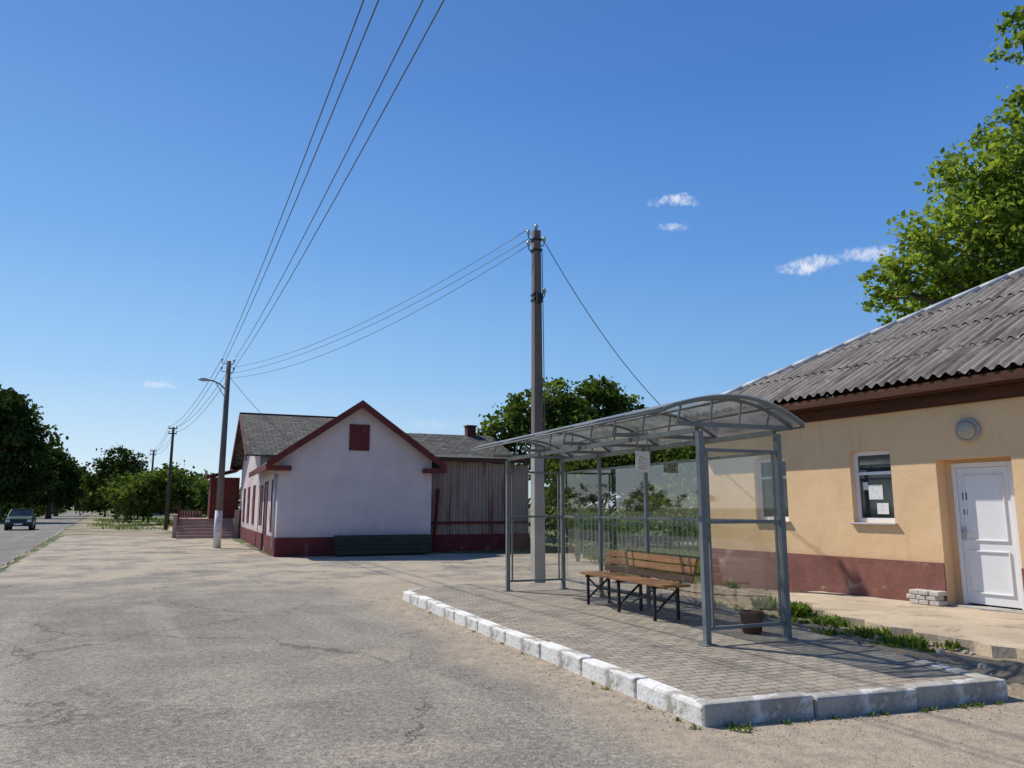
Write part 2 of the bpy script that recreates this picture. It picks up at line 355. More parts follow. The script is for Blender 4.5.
# ------------------------------------------------------------------ ground, road, apron
mesh('ground',[(-2500,-2500,0),(2500,-2500,0),(2500,2500,0),(-2500,2500,0)],[(0,1,2,3)],'ground')
poly('road',[OL(-8.6,-60),OL(-2.2,-60),OL(-2.2,500),OL(-8.6,500)],.008,'road',jit=.06,seg=1.3)
AP=[OL(-2.25,-30),OL(-2.25,0),OL(-2.0,30),OL(-1.6,56),(-21.5,49.5),(-19.5,44),(-14.5,40),(-8.2,26.2),(-7.6,25.4),(-2.7,27.6),(3.8,27.5),(3.3,17.5),(3.4,12.),(4.2,7.05),(6.2,6.9),(9.5,4.2),(20,-22)]
poly('asphalt_apron',AP,.004,'asphalt',jit=.07,seg=.35)
P=[];
for i in range(0,120):
    l=-5+i*.6; P.append(OL(-2.2+random.uniform(-.05,.05),l))
for i in range(119,-1,-1):
    l=-5+i*.6; P.append(OL(-2.2-.05+random.uniform(-.06,.03),l))
poly('road_edge_seam',P,.0125,'sandy')
poly('verge_path',[OL(-2.1,52),OL(4.2,48),OL(4.,90),OL(-1.6,260)],.006,'verge',jit=.35,seg=1.5)
poly('sidewalk_far',[OL(4.6,50),OL(6,50),OL(5.2,130),OL(3.9,130)],.010,'sandy',jit=.2,seg=1.5)

# ------------------------------------------------------------------ platform
plat=empty('bus_stop_platform')
PP=[(1.45,5.97),(4.15,6.78),(3.72,8.7),(3.45,10.3),(2.5,15.6),(-.9,15.2),(-1.75,14.45),(-1.88,13.8)]
poly('paving',PP,.145,'pavers',plat,thick=.14)
def kerbline(pts,L0,mat,z=.16,wd=.14):
    for k in range(len(pts)-1):
        p=Vector(pts[k]+(0,)); q=Vector(pts[k+1]+(0,)); L=(q-p).length; n=max(1,round(L/L0)); d=(q-p)/L; nn=Vector((d.y,-d.x,0)) 
        ang=math.atan2(d.y,d.x)
        for i in range(n):
            a=p+d*(L*i/n+.004); l=L/n-.008
            h=z+random.uniform(-.01,.008); o=random.uniform(-.012,.012)
            ob=boxes('kerb_stone',[(0,l,-.01,wd,-.03,h)],mat,plat,bevel=random.uniform(.016,.032),loc=(a.x-nn.x*o,a.y-nn.y*o,0)); ob.rotation_euler=(random.uniform(-.02,.02),random.uniform(-.008,.008),ang+random.uniform(-.01,.01))
kerbline([(-1.92,13.8),(1.42,5.93)],1.0,'whitewash')
kerbline([(1.42,5.93),(4.2,6.76)],.93,'kerbgrey')
kerbline([(4.2,6.76),(3.98,7.7)],.9,'kerbgrey')
kerbline([(-1.75,14.5),(-1.92,13.8)],.7,'kerbgrey')

# ------------------------------------------------------------------ bus shelter
sh=empty('bus_shelter',(2.1,8.5,.145),22.0)
D=1.09; Lg=5.8; H=2.31
def arc(x): return 2.69-(.19 if x<.4 else .345)*(x-.4)**2
S=[]
for (x,y) in [(0,0),(D,0),(0,Lg),(D,Lg)]:
    S.append(boxes('post',[(x-.032,x+.032,y-.032,y+.032,0,H)],'steel',sh))
    S.append(boxes('post_foot',[(x-.075,x+.075,y-.075,y+.075,0,.012)],'steel',sh))
ys=[0,1.45,2.9,4.35,5.8]
for y in ys[1:-1]: S.append(boxes('rear_post',[(D-.025,D+.025,y-.025,y+.025,0,H)],'steel',sh))
for (x,z,t) in [(0,H+.02,.028),(D,H+.02,.028),(D,1.3,.018),(D,.17,.018),(D,2.1,.016)]:
    for i in range(4):
        S.append(boxes('rail',[(x-t,x+t,ys[i]+.037,ys[i+1]-.037,z-t,z+t)],'steel',sh))
for y in (0,Lg):
    for z in (.17,1.3,2.1): S.append(boxes('end_rail',[(.037,D-.037,y-.018,y+.018,z-.018,z+.018)],'steel',sh))
for y in (0,Lg):
    for x in (.085,D-.085): S.append(boxes('end_bar',[(x-.012,x+.012,y-.012,y+.012,.19,2.08)],'steel',sh))
for y in [-.2]+ys+[6.15]:
    pts=[(x,y,arc(x)) for x in np.linspace(-.58,1.32,15)]
    S.append(tube('roof_rib',pts,.022,'steel',sh,n=6))
    if y in ys:
        S.append(boxes('tie_beam',[(-.3,D+.2,y-.022,y+.022,H+.052,H+.10)],'steel',sh))
        for x in (-.28,.15,.55,.95): S.append(bar('strut',(x,y,H+.09),(x+.05,y,arc(x+.05)-.01),.02,'steel',sh))
for x in (-.58,-.1,.4,.9,1.32):
    S.append(tube('purlin',[(x,-.2,arc(x)-.012),(x,6.15,arc(x)-.012)],.015,'steel',sh,n=6))
join(S,'frame')
xs=np.linspace(-.6,1.34,22); V=[];F=[]
for y in (-.23,6.18):
    for x in xs: V.append((x,y,arc(x)+.028))
for i in range(21): F.append((i,i+1,22+i+1,22+i))
mesh('roof_sheet',V,F,'poly',sh,smooth=True)
G=[]
for i in range(4):
    a,c=ys[i]+.03,ys[i+1]-.03
    G.append(mesh('glass',[(D,a,.19),(D,c,.19),(D,c,1.28),(D,a,1.28)],[(0,1,2,3)],'glass',sh))
    G.append(mesh('glass',[(D,a,1.32),(D,c,1.32),(D,c,2.08),(D,a,2.08)],[(0,1,2,3)],'glass',sh))
for y in (0,Lg):
    G.append(mesh('glass',[(.04,y,.19),(D-.04,y,.19),(D-.04,y,1.28),(.04,y,1.28)],[(0,1,2,3)],'glass',sh))
    G.append(mesh('glass',[(.04,y,1.32),(D-.04,y,1.32),(D-.04,y,2.08),(.04,y,2.08)],[(0,1,2,3)],'glass',sh))
join(G,'glass_panels')
sg=empty('timetable_sign',(2.1,8.5,.145),22.0)
boxes('board',[(.74,.96,2.55,2.56,1.98,2.27)],'paper',sg)
boxes('board_back',[(.73,.97,2.565,2.58,1.97,2.28)],'pvc',sg)
boxes('print_lines',[(.77,.77+random.uniform(.07,.15),2.545,2.5485,2.02+.035*i,2.026+.035*i) for i in range(6)],'steel',sg)
for x in (.77,.93): bar('hanger',(x,2.57,2.28),(x,2.57,arc(x)),.01,'steel',sg)
# bench
bn=empty('wooden_bench',(2.1,8.5,.145),22.0)
for i,x in enumerate((.42,.525,.63,.735)): boxes('seat_slat',[(x,x+.09,1.45,3.8,.44,.475)],'benchwood',bn,bevel=.006)
for i,(x,z) in enumerate(((.865,.53),(.895,.64),(.925,.75))):
    o=boxes('back_slat',[(-.016,.016,0,2.35,-.048,.048)],'benchwood',bn,bevel=.006); o.location=(x,1.45,z); o.rotation_euler=(0,math.radians(15),0)
for y in (1.72,2.65,3.58):
    bar('leg',(.44,y,.0),(.44,y,.43),.035,'black',bn); bar('leg_rear',(.80,y,.0),(.80,y,.43),.035,'black',bn)
    bar('seat_arm',(.40,y,.425),(.84,y,.425),.03,'black',bn); bar('back_arm',(.83,y,.42),(.955,y,.80),.03,'black',bn)
    bar('brace',(.44,y,.10),(.82,y,.40),.025,'black',bn)
bar('stretcher',(.62,1.72,.24),(.62,3.58,.24),.025,'black',bn)
bar('brace_long',(.44,1.72,.40),(.44,2.6,.05),.02,'black',bn); bar('brace_long2',(.44,3.58,.40),(.44,2.7,.05),.02,'black',bn)
# litter bin
lb=empty('litter_bin',(2.83,9.3,.145),22)
V=[];F=[];n=20
prof=[(.10,0),(.112,.02),(.132,.22),(.142,.23),(.142,.25),(.125,.25),(.10,.05),(0.001,.04)]
for r,z in prof:
    for j in range(n): V.append((r*math.cos(2*math.pi*j/n),r*math.sin(2*math.pi*j/n),z))
for i in range(len(prof)-1):
    for j in range(n): F.append((i*n+j,i*n+(j+1)%n,(i+1)*n+(j+1)%n,(i+1)*n+j))
mesh('bin_body',V,F,'rust',lb,smooth=True)

# ------------------------------------------------------------------ yellow shop building
st=empty('yellow_shop_building',(6.57,11.6,0),-61.8)
X0,X1,DP=-5.36,8.,10.
holes=[(-.13,.98,.17,2.33),(-1.66,-.89,1.36,2.55),(-3.85,-3.05,1.36,2.55),(3.,4.,1.36,2.55),(5.4,6.4,1.36,2.55)]
wall('front_wall',X1,-.1,3.3,.35,holes,'yellow',st,x0=X0)
wall('rear_wall',X1,-.1,3.3,.35,[],'yellow',st,T=lambda x,y,z:(x,DP-y,z),x0=X0)
wall('left_wall',DP-.001,-.1,3.3,.35,[(3,4,1.36,2.55),(6,7,1.36,2.55)],'yellow',st,T=lambda x,y,z:(X0+y,x,z),x0=.001)
wall('right_wall',DP-.001,-.1,3.3,.35,[],'yellow',st,T=lambda x,y,z:(X1-y,x,z),x0=.001)
boxes('plinth',[(X0-.03,-.13,-.03,.0-.002,-.15,.78),(.98,X1,-.03,-.002,-.15,.78),(X0-.03,X0-.002,0,DP,-.15,.78)],'plinth',st)
boxes('interior_dark',[(X0+.5,X1-.5,1.2,1.25,0,3.2)],'black',st)
def window(x0,x1,z0,z1,yy,parent,mull=True):
    f=.075
    L=[(x0,x0+f,yy,yy+.06,z0,z1),(x1-f,x1,yy,yy+.06,z0,z1),(x0+f,x1-f,yy,yy+.06,z0,z0+f),(x0+f,x1-f,yy,yy+.06,z1-f,z1)]
    if mull: L.append((x0+f,x1-f,yy+.004,yy+.056,z1-.40,z1-.35))
    boxes('window_frame',L,'pvc',parent,bevel=.005)
    boxes('window_pane',[(x0+f,x1-f,yy+.03,yy+.036,z0+f,z1-f)],'wglass',parent)
    boxes('window_sill',[(x0-.04,x1+.04,-.06,yy-.002,z0-.03,z0-.002)],'galv',parent,bevel=.006)
for h in holes[1:]: window(h[0],h[1],h[2],h[3],.10,st)
boxes('notice_paper',[(-1.42,-1.16,.122,.127,1.74,1.98),(-1.28,-1.07,.116,.121,1.50,1.68)],'paper',st)
boxes('notice_paper_upper',[(-1.52,-1.43,.122,.127,1.9,2.03)],'paper',st)
boxes('door_frame',[(-.02,.04,.2,.28,.19,2.27),(.81,.87,.2,.28,.19,2.27),(.04,.81,.2,.28,2.2,2.27)],'pvc',st,bevel=.006)
boxes('door_side_fill',[(-.13,-.02,.24,.30,.17,2.33),(.87,.98,.24,.30,.17,2.33),(-.02,.87,.24,.30,2.27,2.33)],'yellow',st)
boxes('door_leaf',[(.045,.805,.225,.262,.21,2.195)],'pvc',st)
boxes('door_moulding',[(.13,.15,.205,.2248,.36,.98),(.70,.72,.205,.2248,.36,.98),(.15,.70,.205,.2248,.36,.38),(.15,.70,.205,.2248,.96,.98),
  (.13,.15,.205,.2248,1.12,2.08),(.70,.72,.205,.2248,1.12,2.08),(.15,.70,.205,.2248,1.12,1.14),(.15,.70,.205,.2248,2.06,2.08)],'pvc',st,bevel=.004)
boxes('door_handle',[(.075,.10,.19,.224,1.12,1.32),(.08,.19,.165,.185,1.24,1.262),(.08,.10,.165,.192,1.24,1.262)],'galv',st,bevel=.003)
boxes('door_number',[(.10,.17,.2195,.2245,1.72,1.83),(.10,.16,.2195,.2245,1.5,1.58)],'steel',st)
boxes('door_threshold',[(-.13,.98,-.03,.26,.1,.185)],'concrete',st,bevel=.01)
BL=[]
for i in range(4):
    for k in range(3):
        x=-.62+k*.16+(.05 if i%2 else 0); BL.append((x,x+.145,-.26-.01*((i*k)%2),-.034,.10+.07*i,.162+.07*i))
boxes('brick_step',BL,'brickw',st,bevel=.008)
boxes('brick_core',[(-.58,-.16,-.235,-.036,.05,.36)],'concrete',st)
def disc(name,c,prof,mat,parent,n=28):
    V=[];F=[]
    for r,y in prof:
        for j in range(n): V.append((c[0]+r*math.cos(2*math.pi*j/n),c[1]-y,c[2]+r*math.sin(2*math.pi*j/n)))
    for i in range(len(prof)-1):
        for j in range(n): F.append((i*n+j,i*n+(j+1)%n,(i+1)*n+(j+1)%n,(i+1)*n+j))
    return mesh(name,V,F,mat,parent,smooth=True)
disc('wall_lamp_base',(.43,0,2.74),[(.18,0),(.18,.05),(.14,.065),(.14,.05)],'concrete',st)
disc('wall_lamp_dome',(.43,0,2.74),[(.138,.055),(.13,.09),(.10,.12),(.05,.135),(.001,.14)],'lampdome',st)
OV=.45; ZE=3.5; SL=.55; ex0,ex1,ey0,ey1=X0-.4,X1+.4,-OV,DP+OV
boxes('fascia',[(ex0+.03,ex1-.03,ey0+.03,ey0+.06,3.34,3.47),(ex0+.03,ex0+.06,ey0+.061,ey1-.03,3.34,3.47)],'brownwood',st)
boxes('soffit_boards',[(ex0+.06,ex1-.06,ey0+.062+i*.105,ey0+.062+i*.105+.095,3.345-.012*(i%2),3.37) for i in range(4)]+[(ex0+.062,X0,.31,DP,3.345,3.37)],'brownwood',st)
boxes('wall_plate_beam',[(X0-.03,X1,-.07,-.003,3.14,3.33)],'brownwood',st)
def corr(name,T,t0,t1,Dm,parent):
    V=[];F=[];cols=np.arange(t0,t1+.001,.04)
    rows=np.arange(0,Dm,1.15)
    for jr,r0 in enumerate(rows):
        prev=None
        for ci,t in enumerate(cols):
            dm=min(t-t0,t1-t,Dm)
            a=min(r0-(.07 if jr else 0),dm); e=min(r0+1.15,dm)
            if a<0: a=0
            if e-a<.01: prev=None; continue
            k=int((t-t0)/1.05); jit=((k*37+jr*91)%17)/17*.01
            wv_=.036*math.sin(2*math.pi*t/.19)
            n=len(V); V.append(T(t,a,ZE+SL*a+wv_+.034+jit)); V.append(T(t,e,ZE+SL*e+wv_+.004+jit))
            if prev is not None: F.append((prev,n,n+1,prev+1))
            prev=n
    return mesh(name,V,F,'slate',parent,smooth=True)
Dm=(ey1-ey0)/2
corr('roof_front',lambda t,d,z:(t,ey0+d,z),ex0,ex1,Dm,st)
corr('roof_rear',lambda t,d,z:(t,ey1-d,z),ex0,ex1,Dm,st)
corr('roof_left',lambda t,d,z:(ex0+d,t,z),ey0,ey1,Dm,st)
corr('roof_right',lambda t,d,z:(ex1-d,t,z),ey0,ey1,Dm,st)
zr=ZE+SL*Dm
def cap(p,q,nm):
    p=Vector(p);q=Vector(q); L=(q-p).length; k=int(L/.55)
    for i in range(k):
        a=p+(q-p)*(i/k); c=p+(q-p)*((i+1.06)/k)
        tube(nm,[a+Vector((0,0,.0)),c+Vector((0,0,.02))],[.075,.058],'galv',st,n=8)
cap((ex0,ey0,ZE+.02),(ex0+Dm,ey0+Dm,zr+.02),'hip_cap'); cap((ex0,ey1,ZE+.02),(ex0+Dm,ey1-Dm,zr+.02),'hip_cap')
cap((ex1,ey0,ZE+.02),(ex1-Dm,ey0+Dm,zr+.02),'hip_cap'); cap((ex0+Dm,ey0+Dm,zr+.03),(ex1-Dm,ey0+Dm,zr+.03),'ridge_cap')

def toW(x,y): 
    c,s=math.cos(math.radians(-61.8)),math.sin(math.radians(-61.8)); return (6.57+c*x-s*y,11.6+s*x+c*y)
poly('walkway',[toW(-2.4,-.02),toW(-2.6,-.9),toW(-1.6,-1.7),toW(-.4,-2.3),toW(1.5,-2.75),toW(6,-2.9),toW(8,-2.9),toW(8,-.02)],.165,'sandy',jit=.08,seg=.2,thick=.2)
V=[];F=[];nu,nv=80,48
A0,A1=Vector((4.3,6.6)),Vector((2.6,15.8)); B0,B1=Vector((9.5,6.0)),Vector(toW(-5.4,.1))
for i in range(nu+1):
    for j in range(nv+1):
        a=A0.lerp(A1,i/nu); c=B0.lerp(B1,i/nu); p=a.lerp(c,j/nv)
        z=.06+.035*math.sin(p.x*3.1+p.y*1.7)*math.sin(p.y*2.3)+random.uniform(-.014,.02)
        if i==0 or i==nu or j==0: z=.0
        if j==1: z=min(z,.10)
        V.append((p.x,p.y,z))
for i in range(nu):
    for j in range(nv): F.append((i*(nv+1)+j,i*(nv+1)+j+1,(i+1)*(nv+1)+j+1,(i+1)*(nv+1)+j))
mesh('soil_strip',V,F,'soil',smooth=True)
def stones(name,pts,mat):
    V=[];F=[]
    for (x,y,z,s) in pts:
        n=len(V); a=random.uniform(0,6.28)
        for k in range(2):
            for j in range(6):
                t=a+j*math.pi/3; r=s*random.uniform(.7,1.1)*(1 if k==0 else .65)
                V.append((x+r*math.cos(t),y+r*math.sin(t)*.8,z+(0 if k==0 else s*random.uniform(.4,.7))))
        F.append(tuple(n+6+j for j in range(6)))
        for j in range(6): F.append((n+j,n+(j+1)%6,n+6+(j+1)%6,n+6+j))
    return mesh(name,V,F,mat)
P=[]
for _ in range(420):
    t=random.random(); j=random.random()**1.2
    a=A0.lerp(A1,t*.65+.03); c=Vector(toW(1.5-7*t,-2.2)); p=a.lerp(c,.08+j*.85); P.append((p.x,p.y,.05,random.choice((.01,.015,.02,.03,.02,.04,.03,.05,.07))))
stones('rubble_stones',P,'stone')
P=[]
for _ in range(900):
    t=random.random(); d=random.expovariate(4.)+.02
    p=Vector((1.42,5.93)).lerp(Vector((-1.92,13.8)),t)+Vector((-.92,-.39))*d; P.append((p.x,p.y,.003,random.uniform(.004,.014)))
for _ in range(400):
    t=random.random(); d=random.expovariate(4.)+.02
    p=Vector((1.42,5.93)).lerp(Vector((4.2,6.76)),t)+Vector((.286,-.958))*d; P.append((p.x,p.y,.003,random.uniform(.004,.014)))
for _ in range(1500):
    p=(random.uniform(-7,5),random.uniform(3.5,16)); P.append((p[0],p[1],.003,random.uniform(.003,.010)))
stones('gravel',P,'stone')

# ------------------------------------------------------------------ grass / weeds
def grass(name,spots,mat='grass'):
    V=[];F=[];tone=[]
    for (cx,cy,cz,R_,n,h) in spots:
        for _ in range(n):
            r=R_*math.sqrt(random.random()); a=random.uniform(0,6.28); x=cx+r*math.cos(a); y=cy+r*math.sin(a)
            b_=random.uniform(0,6.28); hh=h*random.uniform(.4,1.15); w_=hh*random.uniform(.05,.16)+.003; ln=hh*random.uniform(.1,1.1)
            dx,dy=math.cos(b_),math.sin(b_); k=len(V); c=random.uniform(0,1)
            V+=[(x-dy*w_,y+dx*w_,cz),(x+dy*w_,y-dx*w_,cz),(x+dx*ln*.4+dy*w_,y+dy*ln*.4-dx*w_,cz+hh*.6),(x+dx*ln*.4-dy*w_,y+dy*ln*.4+dx*w_,cz+hh*.6),(x+dx*ln,y+dy*ln,cz+hh)]
            F+=[(k,k+1,k+2,k+3),(k+3,k+2,k+4)]; tone+=[c]*5
    o=mesh(name,V,F,mat); at=o.data.attributes.new('tone','FLOAT','POINT'); at.data.foreach_set('value',tone); return o
sp=[]
for _ in range(60):
    t=random.random(); a=A0.lerp(A1,t*.55+.04); c=Vector(toW(1.2-6*t,-2.0)); p=a.lerp(c,.15+random.random()*.75)
    sp.append((p.x,p.y,.05,random.uniform(.05,.2),random.randint(20,80),random.uniform(.03,.10)))
for (t,k,R_,n,h) in ((.40,.75,.22,160,.20),(.30,.55,.25,150,.14),(.20,.5,.2,110,.13),(.13,.45,.22,120,.12),(.5,.8,.15,80,.22)):
    a=A0.lerp(A1,t*.9+.03); c=Vector(toW(1.2-6*t,-2.0)); p=a.lerp(c,k); sp.append((p.x,p.y,.05,R_,n,h))
for _ in range(14): 
    x=random.uniform(-5.2,-2.4); q=toW(x,-random.uniform(.05,.3)); sp.append((q[0],q[1],.05,.08,18,random.uniform(.05,.16)))
grass('weeds',sp)
sp=[]
for _ in range(14):
    t=random.random(); p=Vector((1.5,5.9)).lerp(Vector((4.25,6.72)),t); sp.append((p.x+.01,p.y-.05,.0,.035,random.randint(4,14),.04))
for _ in range(10):
    t=random.random(); p=Vector((1.38,5.9)).lerp(Vector((-1.95,13.8)),t); sp.append((p.x-.03,p.y-.02,.0,.03,random.randint(3,9),.035))
sp.append((1.66,5.88,0,.10,45,.045)); sp.append((1.34,5.9,0,.05,15,.04)); 
grass('kerb_grass',sp)
sp=[]
for _ in range(420):
    p=OL(random.uniform(0,9),random.uniform(62,130)); 
    if math.sin(p[0]*1.3)*math.sin(p[1]*.9)>-.1: sp.append((p[0],p[1],0,1.0,20,.2))
for _ in range(420):
    p=OL(random.uniform(-20,-9),random.uniform(25,140)); sp.append((p[0],p[1],0,1.2,26,.35))
for _ in range(260):
    p=(random.uniform(2.8,9),random.uniform(18.5,27)); sp.append((p[0],p[1],0,.5,40,.25))
grass('verge_grass',sp)

# ------------------------------------------------------------------ white house
wh=empty('white_house',(-7.83,25.7,0),23.0)
FW,FD=5.33,7.2; E=3.3; AZ=5.2; mid=FW/2
V=[(0,0,0),(FW,0,0),(FW,0,E),(mid,0,AZ),(0,0,E)]
mesh('gable_wall',V,[(0,1,2,3,4)],'white',wh)
wall('side_wall',FD,0,E,.3,[(1.0,1.9,.75,2.5),(3.6,4.6,.15,2.5),(5.6,6.5,.9,2.4)],'white',wh,T=lambda x,y,z:(y,x,z),x0=.001)
mesh('right_side_wall',[(FW,0,0),(FW,FD,0),(FW,FD,E),(FW,0,E)],[(0,1,2,3)],'white',wh)
boxes('side_joinery',[(.1,.14,1.0,1.9,.75,2.5),(.1,.14,3.6,4.6,.15,2.5),(.1,.14,5.6,6.5,.9,2.4)],'redtrim',wh)
for (a,c,d,e) in ((1.0,1.9,.75,2.5),(3.6,4.6,.15,2.5),(5.6,6.5,.9,2.4)):
    boxes('opening_trim',[(-.03,.0-.002,a-.12,a,d,e+.1),(-.03,-.002,c,c+.12,d,e+.1),(-.03,-.002,a,c,e,e+.1)],'redtrim',wh)
boxes('plinth',[(-.05,FW+.05,-.05,-.002,0,.62),(-.05,-.002,0,3.6,0,.62),(-.05,-.002,4.6,FD,0,.62)],'plinth2',wh)
boxes('gable_hatch',[(mid-.3+i*.118,mid-.3+i*.118+.11,-.035,-.002,3.65,4.45) for i in range(5)],'redtrim',wh)
boxes('gable_hatch_trim',[(mid-.36,mid-.301,-.045,-.002,3.59,4.51),(mid+.291,mid+.35,-.045,-.002,3.59,4.51),(mid-.3,mid+.29,-.045,-.002,4.451,4.51),(mid-.3,mid+.29,-.045,-.002,3.59,3.649),(mid-.28,mid+.27,-.05,-.036,3.8,3.86),(mid-.28,mid+.27,-.05,-.036,4.25,4.31)],'redtrim',wh)
sl_=(AZ-E)/mid
def roofslab(name,ax,bx,y0,y1,za,zb,th,mat,swap=False,parent=wh):
    V=[(ax,y0,za),(bx,y0,zb),(bx,y1,zb),(ax,y1,za)]; V+=[(x,y,z+th) for x,y,z in V]
    if swap: V=[(y,x,z) for x,y,z in V]
    return mesh(name,V,BF,mat,parent)
ov=.42
roofslab('roof_left',-ov,mid,-.33,FD,E-ov*sl_+.02,AZ+.02,.06,'tiles'); roofslab('roof_right',FW+ov,mid,-.33,FD,E-ov*sl_+.02,AZ+.02,.06,'tiles')
def verge(a,c):
    a=Vector(a);c=Vector(c); d=Vector((0,0,.26)); o=Vector((0,.05,0))
    V=[a,c,c+d,a+d,a+o,c+o,c+o+d,a+o+d]; mesh('verge_board',V,[(0,1,2,3),(4,7,6,5),(0,4,5,1),(3,2,6,7),(0,3,7,4),(1,5,6,2)],'redtrim',wh)
verge((-ov-.03,-.385,E-ov*sl_-.12),(mid,-.385,AZ-.12)); verge((FW+ov+.03,-.385,E-ov*sl_-.12),(mid,-.385,AZ-.12))
boxes('eave_return',[(-ov-.04,.35,-.38,-.002,E-ov*sl_-.16,E-ov*sl_+.0),(FW-.35,FW+ov+.04,-.38,-.002,E-ov*sl_-.16,E-ov*sl_)],'redtrim',wh)
boxes('eave_fascia',[(-ov-.05,-ov-.01,-.33,FD,E-ov*sl_-.14,E-ov*sl_+.06)],'redtrim',wh)
tube('gutter_pipe',[(-.08,.25,2.75),(-.08,.25,.3)],.05,'galv',wh)
TY0,TY1,TX1=7.2,19.,5.5; ym=(TY0+TY1)/2; TE=3.85; TA=6.15
V=[(0,TY0,0),(0,TY1,0),(0,TY1,TE),(0,ym,TA),(0,TY0,TE)]; mesh('tall_gable',[(x-.02,y,z) for x,y,z in V],[(0,4,3,2,1)],'white',wh)
mesh('tall_front',[(0,TY0+.002,0),(TX1,TY0+.002,0),(TX1,TY0+.002,TE),(0,TY0+.002,TE)],[(0,1,2,3)],'white',wh)
mesh('tall_back',[(0,TY1,0),(TX1,TY1,0),(TX1,TY1,TE),(0,TY1,TE)],[(3,2,1,0)],'white',wh)
s2=(TA-TE)/(ym-TY0)
roofslab('tall_roof_front',TY0-.35,ym,-.6,TX1,TE-.35*s2+.03,TA+.03,.07,'tiles',True)
roofslab('tall_roof_back',TY1+.35,ym,-.6,TX1,TE-.35*s2+.03,TA+.03,.07,'tiles',True)
boxes('ridge_trim',[(-.65,TX1,ym-.08,ym+.08,TA+.08,TA+.14)],'redtrim',wh)
def verge2(a,c):
    a=Vector(a);c=Vector(c); d=Vector((0,0,.3)); o=Vector((.05,0,0))
    V=[a,c,c+d,a+d,a+o,c+o,c+o+d,a+o+d]; mesh('tall_verge',V,[(0,1,2,3),(4,7,6,5),(0,4,5,1),(3,2,6,7),(0,3,7,4),(1,5,6,2)],'redtrim',wh)
verge2((-.655,TY0-.4,TE-.4*s2-.17),(-.655,ym,TA-.17)); verge2((-.655,TY1+.4,TE-.4*s2-.17),(-.655,ym,TA-.17))
boxes('tall_openings',[(-.06,-.022,9,10.,.9,2.6),(-.06,-.022,12,13,.9,2.6),(-.06,-.022,15,16,.9,2.6)],'redtrim',wh)
boxes('tall_plinth',[(-.07,-.022,TY0,TY1,0,.62)],'plinth2',wh)
RY0,RY1,RX1=8.6,16.5,12.3; ry=(RY0+RY1)/2; RE=3.9; RA=5.45; s3=(RA-RE)/(ry-RY0)
mesh('wing_front',[(TX1,RY0,0),(RX1,RY0,0),(RX1,RY0,RE),(TX1,RY0,RE)],[(0,1,2,3)],'greywood',wh)
mesh('wing_gable',[(RX1,RY0,0),(RX1,RY1,0),(RX1,RY1,RE),(RX1,ry,RA),(RX1,RY0,RE)],[(0,1,2,3,4)],'greywood',wh)
roofslab('wing_roof_front',RY0-.3,ry,TX1+.01,RX1+.3,RE-.3*s3+.02,RA+.02,.07,'tiles',True); roofslab('wing_roof_back',RY1+.3,ry,TX1+.01,RX1+.3,RE-.3*s3+.02,RA+.02,.07,'tiles',True)
boxes('chimney',[(11.1,11.6,ry-.2,ry+.25,RA-.3,RA+.55),(11.05,11.65,ry-.25,ry+.3,RA+.551,RA+.63)],'plinth2',wh)
Bd=[]; x=FW+.12; random.seed(3)
while x<9.6:
    wd=random.uniform(.10,.15); Bd.append((x,x+wd-.012,1.0+random.uniform(-.008,.008),1.03,.62,3.42-(x-FW)*.035+random.uniform(-.02,.015))); x+=wd
boxes('shed_boards',Bd,'greywood',wh)
boxes('shed_wall_back',[(FW+.1,9.6,1.035,1.09,.5,3.3)],'brownwood',wh)
boxes('shed_side_boards',[(9.55,9.6,1.1+i*.14,1.1+i*.14+.125,.62,3.35) for i in range(42)],'greywood',wh)
boxes('shed_plinth',[(FW+.055,9.66,.93,1.0-.012,0,.62),(9.605,9.66,1.,7,0,.62)],'plinth2',wh)
boxes('shed_rail',[(FW+.12,9.6,.955,.985,1.0,1.1)],'redtrim',wh)
roofslab('shed_roof',.75,8.2,FW+.05,9.85,3.42,4.05,.06,'tiles',True)
boxes('shed_fascia',[(FW+.05,9.85,.70,.745,3.36,3.5)],'brownwood',wh)
bar('leaning_board',(FW+.25,.55,0),(FW+.55,.9,2.3),.09,'redtrim',wh)
boxes('porch_stairs',[(-3.2,-.3,17.6+.35*i,23.,.17*i+(.001 if i else 0),.17*(i+1)) for i in range(6)],'stair',wh)
boxes('porch_parapet',[(-3.4,-3.21,18.6,23,0,1.25),(-.29,-.1,17.6,19,0,1.5)],'stair',wh)
boxes('porch_room',[(-1.6,-.08,19.4,23,1.03,3.3)],'redtrim',wh)
roofslab('porch_roof',-1.9,-.08,18.9,23.3,3.3,3.75,.08,'redtrim')
boxes('porch_railing',[(-3.15,-3.1,19.6+i*.3,19.63+i*.3,1.03,1.9) for i in range(11)]+[(-3.15,-3.1,19.5,23,1.9,1.95)],'redtrim',wh)
fb=empty('green_flower_box',(-7.83,25.7,0),23)
boxes('planter_boards',[(1.9,5.1,-.75,-.70,.06+i*.16,.20+i*.16) for i in range(4)]+[(1.9,5.1,-.25,-.2,.06+i*.16,.20+i*.16) for i in range(4)]+[(1.86,1.899,-.75,-.2,.05,.68),(5.101,5.14,-.75,-.2,.05,.68)],'green',fb)
boxes('planter_feet',[(2,2.1,-.7,-.26,0,.06),(4.9,5.,-.7,-.26,0,.06)],'green',fb)
boxes('planter_soil',[(1.91,5.09,-.69,-.26,.07,.58)],'rust',fb)

